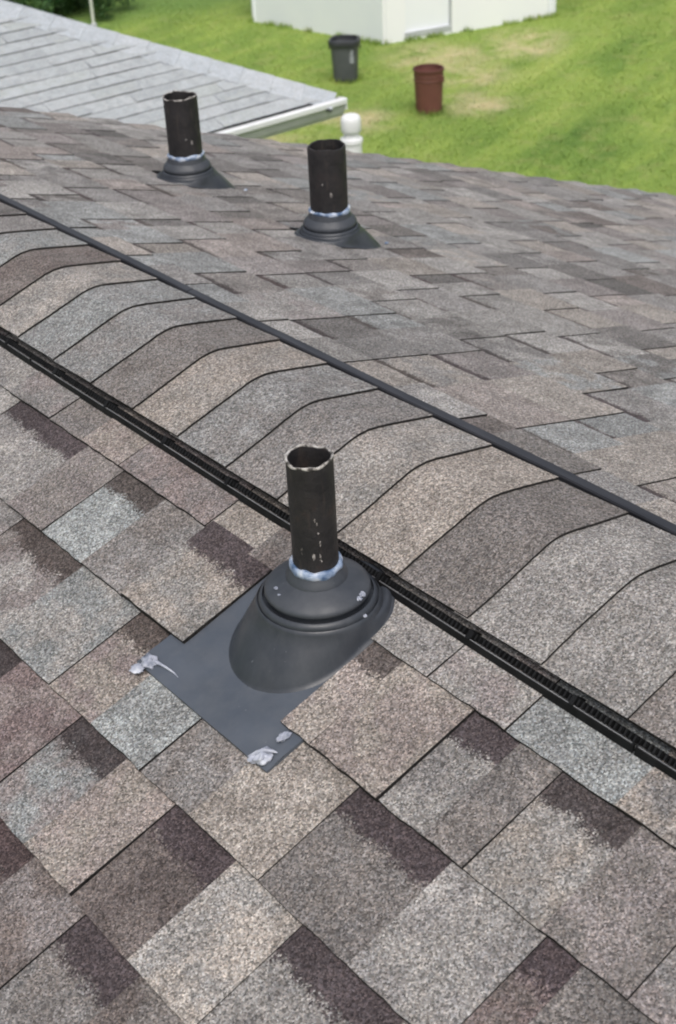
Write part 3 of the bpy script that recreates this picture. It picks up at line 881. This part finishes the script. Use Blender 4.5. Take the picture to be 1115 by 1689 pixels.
# ------------------------------------------------------------------ lawn
def lawn_mat(name, blades):
    m = new_mat(name, (.06, .1, .02), .9, .2); t = NT(m)
    pos = t.n('ShaderNodeNewGeometry').outputs['Position']
    n_big = t.noise(pos, .35, 4, .6)
    # mowing drift: long streaks lying across the view
    rot = t.n('ShaderNodeVectorRotate', rotation_type='Z_AXIS'); rot.inputs['Angle'].default_value = math.radians(-22); t.l(pos, rot.inputs['Vector'])
    n_st = t.noise(t.scale_vec(rot.outputs[0], (.35, 1.5, 1)), 1.0, 4, .6)
    n_f = t.noise(pos, 3.2, 5, .65)
    green = t.ramp(n_st, [(.30, (.122, .215, .046)), (.46, (.188, .292, .062)), (.58, (.275, .375, .084)), (.74, (.38, .45, .13))])
    green = t.mix(t.maprange(n_big, .35, .65, 0, .75), green, (.282, .375, .088))
    green = t.mix(t.maprange(n_f, .52, .74, 0, .55), green, (.38, .385, .15))
    # worn straw-coloured ground round the shed and the bins
    dry = None
    for (x, y, r) in ((12.3, 12.1, 1.15), (11.9, 11.3, .95), (13.9, 12.0, .8), (9.5, 10.8, .8), (11.1, 10.2, .8), (6.6, 7.4, 1.2), (13.4, 11.6, .8), (8.3, 10.6, .8)):
        d = t.n('ShaderNodeVectorMath', operation='DISTANCE'); t.l(pos, d.inputs[0]); d.inputs[1].default_value = (x, y, GROUND)
        v = t.maprange(d.outputs['Value'], r * .25, r, 1, 0, True)
        dry = v if dry is None else t.math('MAXIMUM', dry, v)
    dn = t.maprange(t.noise(pos, 2.1, 5, .7), .36, .62, 0, 1)
    dry = t.math('MULTIPLY', dry, dn)
    dry = t.math('MULTIPLY', dry, .9)
    col = t.mix(dry, green, (.56, .49, .29))
    # darker green beyond a line across the lawn
    sp = t.n('ShaderNodeSeparateXYZ'); t.l(pos, sp.inputs[0])
    e = t.math('ADD', t.math('MULTIPLY', sp.outputs[0], .12), sp.outputs[1])
    rk = t.maprange(t.math('ADD', e, t.math('MULTIPLY', n_f, 1.2)), 18.6, 20.0, 0, .75, True)
    col = t.mix(rk, col, (.16, .27, .075))
    if blades:
        va = t.n('ShaderNodeAttribute', attribute_name='vary')
        col = t.mix(1.0, col, va.outputs['Color'], 'MULTIPLY')
    else:
        k = t.maprange(t.noise(pos, 26, 4, .7), .3, .7, .78, 1.1)
        kk = t.n('ShaderNodeVectorMath', operation='SCALE'); t.l(col, kk.inputs[0]); t.l(k, kk.inputs['Scale']); col = kk.outputs[0]
        t.bump(t.noise(pos, 18, 5, .7), .6, .05)
    t.l(col, t.b.inputs['Base Color'])
    return m
M['lawn'] = lawn_mat('lawn_turf', False)
M['blade'] = lawn_mat('grass_blades', True)

def gz(x, y):
    return GROUND + .035 * noise.noise(Vector((x * .35, y * .35, 0)))
nx = 90
gx = np.concatenate([np.linspace(-900, -30, 8), np.linspace(-25, 45, 71), np.linspace(50, 900, 8)])
gy = np.concatenate([np.linspace(-900, -30, 8), np.linspace(-25, 60, 86), np.linspace(66, 900, 8)])
V = [(x, y, gz(x, y) if abs(x) < 60 and abs(y) < 70 else GROUND) for y in gy for x in gx]
F = [(j * len(gx) + i, j * len(gx) + i + 1, (j + 1) * len(gx) + i + 1, (j + 1) * len(gx) + i) for j in range(len(gy) - 1) for i in range(len(gx) - 1)]
lawn = mk('lawn', V, F, M['lawn'], origin=(0, 0, GROUND), smooth=60)
tag(lawn, 'green lawn with straw-coloured worn patches', 'lawn', kind='structure')

# blades over the part of the lawn in view
n_try = 620000
x = rng.uniform(3.0, 23, n_try); y = rng.uniform(3.0, 27, n_try)
pp = proj(np.stack([x, y, np.full(n_try, GROUND)], -1))
ok = (pp[:, 0] > -160) & (pp[:, 0] < 1275) & (pp[:, 1] > -90) & (pp[:, 1] < 400)
dist = np.hypot(x - CAM[0], y - CAM[1])
ok &= rng.uniform(0, 1, n_try) < np.clip(17.0 / dist, .35, 1)
ok &= ~((x < EX) & (y > EY))
x, y = x[ok], y[ok]
# ranker tufts left uncut along the shed and round the bins
SLp, SCp, SRp = np.array((11.94, 15.99)), np.array((12.21, 13.23)), np.array((15.1, 12.57))
ex_, ey_ = [], []
for p_, q_, nrm_, cnt in ((SLp, SCp, np.array((-1, -.1)), 900), (SCp, SRp, np.array((-.22, -.97)), 900)):
    f_ = rng.uniform(0, 1, cnt); o_ = np.abs(rng.normal(0, .05, cnt)) + .01
    keep = np.array([noise.noise(Vector((a_ * 9, 3.3, cnt))) > -.15 for a_ in f_])
    P_ = p_ + np.outer(f_, q_ - p_) + np.outer(o_, nrm_)
    ex_.append(P_[keep, 0]); ey_.append(P_[keep, 1])
for cx_, cy_, r_ in ((10.66, 12.22, .16), (10.42, 10.36, .165)):
    a_ = rng.uniform(0, 2 * math.pi, 260); rr_ = r_ + np.abs(rng.normal(0, .03, 260))
    ex_.append(cx_ + rr_ * np.cos(a_)); ey_.append(cy_ + rr_ * np.sin(a_))
n_tuft = sum(len(a_) for a_ in ex_)
x = np.concatenate([x] + ex_); y = np.concatenate([y] + ey_)
n = len(x)
z = np.array([gz(a, c) for a, c in zip(x, y)])
hgt = rng.uniform(.010, .030, n) * (1 + .5 * (rng.uniform(0, 1, n) > .93)); hgt[-n_tuft:] = rng.uniform(.04, .10, n_tuft); ang = rng.uniform(0, 2 * math.pi, n); wd = rng.uniform(.005, .010, n)
la = rng.uniform(0, 2 * math.pi, n); le = rng.uniform(.5, 1.6, n) * np.minimum(hgt, .03)
V = np.empty((n, 3, 3))
V[:, 0] = np.stack([x - wd * np.cos(ang), y - wd * np.sin(ang), z - .004], -1)
V[:, 1] = np.stack([x + wd * np.cos(ang), y + wd * np.sin(ang), z - .004], -1)
V[:, 2] = np.stack([x + le * np.cos(la), y + le * np.sin(la), z + hgt], -1)
me = bpy.data.meshes.new('grass')
me.vertices.add(3 * n); me.vertices.foreach_set('co', (V.reshape(-1, 3) - np.array((10, 10, GROUND))).ravel())
me.loops.add(3 * n); me.loops.foreach_set('vertex_index', np.arange(3 * n, dtype=np.int32))
me.polygons.add(n); me.polygons.foreach_set('loop_start', np.arange(0, 3 * n, 3, dtype=np.int32)); me.polygons.foreach_set('loop_total', np.full(n, 3, dtype=np.int32))
me.update(calc_edges=True)
me.materials.append(M['blade'])
at = me.attributes.new('vary', 'FLOAT_COLOR', 'POINT')
k = rng.uniform(.92, 1.2, (n, 1)); hu = rng.normal(0, .05, (n, 1))
c = np.concatenate([k * (1 + hu), k, k * (1 - hu), np.ones((n, 1))], 1)
at.data.foreach_set('color', np.repeat(c, 3, axis=0).ravel())
grass = reg(bpy.data.objects.new('grass', me), 'grass', (10, 10, GROUND), None)
tag(grass, 'short mown grass covering the lawn', 'grass', kind='stuff')

# ------------------------------------------------------------------ shed
SL, SC, SR = np.array((11.94, 15.99)), np.array((12.21, 13.23)), np.array((15.1, 12.57))
SO = SL + SR - SC
shed = empty('shed', (*((SL + SR) / 2), GROUND))
tag(shed, 'white shed with a door on its front, beyond the bins', 'shed')
Z0, Z1 = GROUND - .03, GROUND + 2.25
def wallbox(name, p, q_, z0, z1, th, mat, inset=0.0, par=shed):
    p = np.array(p); q_ = np.array(q_); d = (q_ - p); L = np.linalg.norm(d); d /= L; nrm = np.array((d[1], -d[0]))
    c = (p + q_) / 2 - nrm * (th / 2 + inset)
    b = MB(); b.box((*c, (z0 + z1) / 2), (*(d * L / 2), 0), (*(nrm * th / 2), 0), (0, 0, (z1 - z0) / 2)); return b.build(name, mat, par)
at_ = lambda f: SC + (SR - SC) * f
wallbox('wall', SL, SC, Z0, Z1, .06, M['shedshade'])
wallbox('wall', at_(.02), at_(.125), Z0, Z1, .06, M['shedlit'])
door = wallbox('door', at_(.127), at_(.375), GROUND + .13, GROUND + 2.0, .04, M['shedshade'], .03)
wallbox('door_header', at_(.126), at_(.376), GROUND + 2.0, Z1, .06, M['shedlit'])
wallbox('door_sill', at_(.120), at_(.380), GROUND + .06, GROUND + .13, .12, M['trimgrey'], -.02)
wallbox('door_step', at_(.122), at_(.378), GROUND - .02, GROUND + .058, .10, M['shedlit'], -.01)
wallbox('door_jamb', at_(.3765), at_(.385), Z0, Z1, .07, M['trimgrey'], -.004)
wallbox('wall', at_(.386), at_(.955), Z0, Z1, .06, M['shedlit'])
wallbox('corner_trim', at_(.957), at_(1.0), Z0, Z1, .07, M['shedshade'], -.004)
wallbox('corner_trim', at_(0.0), at_(.018), Z0, Z1, .07, M['shedlit'], -.004)
wallbox('wall', SR, SO, Z0, Z1, .06, M['shedshade'], .01)
wallbox('wall', SO, SL, Z0, Z1, .06, M['shedshade'], .01)
wallbox('door_handle', at_(.345), at_(.352), GROUND + .95, GROUND + 1.1, .05, M['trimgrey'], -.02, door)
ra, rb_ = (SL + SC) / 2, (SO + SR) / 2
ov = lambda p, f: p + (p - (SL + SR) / 2) * f
b = MB()
q = [(*ov(SL, .08), Z1), (*ov(SC, .08), Z1), (*ov(SR, .08), Z1), (*ov(SO, .08), Z1), (*ov(ra, .08), Z1 + .7), (*ov(rb_, .08), Z1 + .7)]
q2 = [(a, c, d - .06) for a, c, d in q]
b.add(q + q2, [(0, 4, 5, 3), (1, 2, 5, 4), (6, 9, 11, 10), (7, 10, 11, 8), (0, 3, 9, 6), (1, 7, 8, 2), (0, 6, 10, 4), (1, 4, 10, 7), (3, 5, 11, 9), (2, 8, 11, 5)])
b.build('roof', M['trimgrey'], shed)
b = MB()
b.add([(*SL, Z1), (*SC, Z1), (*ra, Z1 + .66), (*SR, Z1), (*SO, Z1), (*rb_, Z1 + .66)], [(0, 1, 2), (3, 4, 5)])
b.build('gable', M['shedshade'], shed)

# ------------------------------------------------------------------ bins on the lawn
def rr(cx, cy, r, z, n=40, sq=2.0, rot=0):
    out = []
    for j in range(n):
        a = 2 * math.pi * j / n
        c_, s_ = math.cos(a), math.sin(a)
        k = (abs(c_) ** sq + abs(s_) ** sq) ** (-1 / sq)
        x_, y_ = r * k * c_, r * k * s_
        out.append((cx + x_ * math.cos(rot) - y_ * math.sin(rot), cy + x_ * math.sin(rot) + y_ * math.cos(rot), z))
    return out
gx0, gy0 = 10.66, 12.22
bin_ = tag(empty('waste_bin', (gx0, gy0, GROUND)), 'dark grey plastic waste bin standing in front of the white shed', 'bin')
g0 = GROUND + .01
b = MB(); b.loft([rr(gx0, gy0, r, g0 + z_, sq=3, rot=.7) for r, z_ in ((.140, 0), (.152, .012), (.157, .05), (.178, .44), (.181, .47))], cap0=True)
b.loft([rr(gx0, gy0, r, g0 + z_, sq=3, rot=.7) for r, z_ in ((.181, .47), (.170, .50), (.150, .10), (.14, .05))], cap1=True)
b.build('body', M['binGrey'], bin_, smooth=40)
b = MB(); b.loft([rr(gx0, gy0, r, g0 + z_, sq=3, rot=.7) for r, z_ in ((.178, .475), (.205, .478), (.208, .50), (.204, .535), (.190, .545), (.170, .540), (.168, .49))])
b.build('rim', M['binDark'], bin_, smooth=40)
cd = np.array((CAM[0] - gx0, CAM[1] - gy0)); cd /= np.linalg.norm(cd); cr = np.array((-cd[1], cd[0]))
for (o, z_, w_, h_) in ((.085, .395, .022, .035), (.088, .305, .026, .045)):
    p = np.array((gx0, gy0)) + cd * .168 + cr * o
    b = MB(); b.box((*p, g0 + z_), (*(cr * w_), 0), (*(cd * .010), 0), (0, 0, h_)); b.build('label', M['binLabel'], bin_)
p = np.array((gx0, gy0)) + cd * .152 + cr * .02
b = MB(); b.box((*p, g0 + .03), (*(cr * .06), 0), (*(cd * .012), 0), (0, 0, .022)); b.build('foot_recess', M['binDark'], bin_)
for s_ in (-1, 1):
    p = np.array((gx0, gy0)) + cr * .20 * s_
    b = MB(); b.box((*p, g0 + .44), (*(cr * .010), 0), (*(cd * .050), 0), (0, 0, .018)); b.build('handle', M['binDark'], bin_)

bx0, by0 = 10.42, 10.36
bar = tag(empty('barrel', (bx0, by0, GROUND)), 'reddish brown plastic barrel standing on worn grass', 'barrel')
b = MB(); b.loft([rr(bx0, by0, r, g0 + z_) for r, z_ in ((.150, 0), (.157, .01), (.160, .04), (.172, .30), (.177, .44), (.180, .50))], cap0=True)
b.loft([rr(bx0, by0, r, g0 + z_) for r, z_ in ((.180, .50), (.172, .51), (.165, .45), (.15, .08))], cap1=True)
b.build('body', M['brown'], bar, smooth=40)
b = MB(); b.loft([rr(bx0, by0, r, g0 + z_) for r, z_ in ((.176, .495), (.188, .498), (.191, .510), (.188, .530), (.178, .535), (.170, .530), (.166, .50))])
b.build('rim', M['brownD'], bar, smooth=40)
for z_ in (.445, .395):
    b = MB(); b.loft([rr(bx0, by0, r, g0 + z_ + d_) for r, d_ in ((.174, -.010), (.181, -.005), (.181, .005), (.176, .010))]); b.build('rib', M['brownD'], bar, smooth=40)
cd = np.array((CAM[0] - bx0, CAM[1] - by0)); cd /= np.linalg.norm(cd); cr = np.array((-cd[1], cd[0]))
p = np.array((bx0, by0)) + cr * .15 + cd * .11
b = MB(); b.box((*p, g0 + .42), (*(cr * .035), 0), (*(cd * .018), 0), (0, 0, .035)); b.build('handle', M['brownD'], bar)

# ------------------------------------------------------------------ white post by the corner of the grey roof
px_, py_ = 4.10, 4.245
post = tag(empty('post', (px_, py_, GROUND)), 'white round-capped post behind the roof edge', 'post')
zt = -1.425
b = MB(); b.loft([circle((px_, py_), r, z_, 32) for r, z_ in ((.062, GROUND - .05), (.060, zt - .172), (.066, zt - .168), (.067, zt - .150), (.064, zt - .142))], cap0=True, cap1=True)
b.build('shaft', M['white'], post, smooth=40)
b = MB(); b.loft([circle((px_, py_), r, z_, 32) for r, z_ in ((.048, zt - .142), (.046, zt - .112), (.056, zt - .105), (.060, zt - .092), (.060, zt - .040), (.056, zt - .020), (.046, zt - .008), (.028, zt - .002), (.006, zt))], cap0=True, cap1=True)
b.build('cap', M['white'], post, smooth=50)

# ------------------------------------------------------------------ thin pole, bush and weeds at the back
pole = tag(empty('pole', (10.06, 17.62, GROUND)), 'thin pale pole standing in the grass by the bush', 'pole')
b = MB(); b.loft([circle((10.06 + .004 * i, 17.62, ), .026 - .0008 * i, GROUND - .1 + 2.4 * i / 8, 16) for i in range(9)], cap0=True, cap1=True); b.build('shaft', M['pole'], pole, smooth=60)
b = MB(); b.loft([circle((10.06, 17.62), r, GROUND + z_, 16) for r, z_ in ((.05, -.02), (.05, .05), (.03, .07))], cap1=True); b.build('collar', M['trimgrey'], pole, smooth=40)

m = M['leaf'] = new_mat('bush_leaves', (.05, .09, .03), .65, .3); t = NT(m)
va = t.n('ShaderNodeAttribute', attribute_name='vary'); t.l(t.mix(1.0, (.048, .105, .030), va.outputs['Color'], 'MULTIPLY'), t.b.inputs['Base Color'])
m = M['bark'] = mat_paint('bush_bark', (.05, .04, .03), (.09, .07, .05), .9, 20)
def leaves(name, c, rad, n, size, parent, tone, mat):
    """many small leaves through the volume of a lumpy crown"""
    V = []; F = []; C = []
    cl = [(np.array((random.gauss(0, .5) * rad[0], random.gauss(0, .5) * rad[1], random.uniform(.0, .85) * rad[2])), random.uniform(.25, .5)) for _ in range(34)]
    while len(F) < n:
        cc, k = random.choice(cl)
        d = rng.normal(0, 1, 3); d /= np.linalg.norm(d); d *= random.random() ** .4
        p = np.array(c) + cc + d * k * np.array((rad[0] * .8, rad[1] * .8, rad[2] * .8))
        if p[2] < GROUND + .03: continue
        a = rng.normal(0, 1, 3); a /= np.linalg.norm(a); e = np.cross(a, rng.normal(0, 1, 3)); e /= np.linalg.norm(e)
        L = size * random.uniform(.6, 1.3); w = L * .34
        i = len(V)
        V += [p - a * L, p + e * w, p + a * L, p - e * w]
        F.append((i, i + 1, i + 2, i + 3))
        q = random.uniform(.55, 1.45); hh = random.gauss(0, .1)
        C += [(q * tone[0] * (1 + hh), q * tone[1], q * tone[2] * (1 - hh), 1)] * 4
    return mk(name, V, F, mat, parent, cols=dict(vary=C))
bc = (10.15, 19.1, GROUND)
bush = tag(empty('bush', bc), 'dark green leafy bush behind the pale pole', 'bush')
leaves('crown', bc, (1.0, 1.0, 1.4), 15000, .045, bush, (1, 1, 1), M['leaf'])
b = MB()
for i in range(7):
    a = i * .9; d = np.array((math.cos(a), math.sin(a), 0))
    tube(b, [np.array(bc) + d * .08, np.array(bc) + d * .3 + np.array((0, 0, .5)), np.array(bc) + d * .62 + np.array((0, 0, 1.0))], [.03, .02, .008])
b.build('stem', M['bark'], bush)
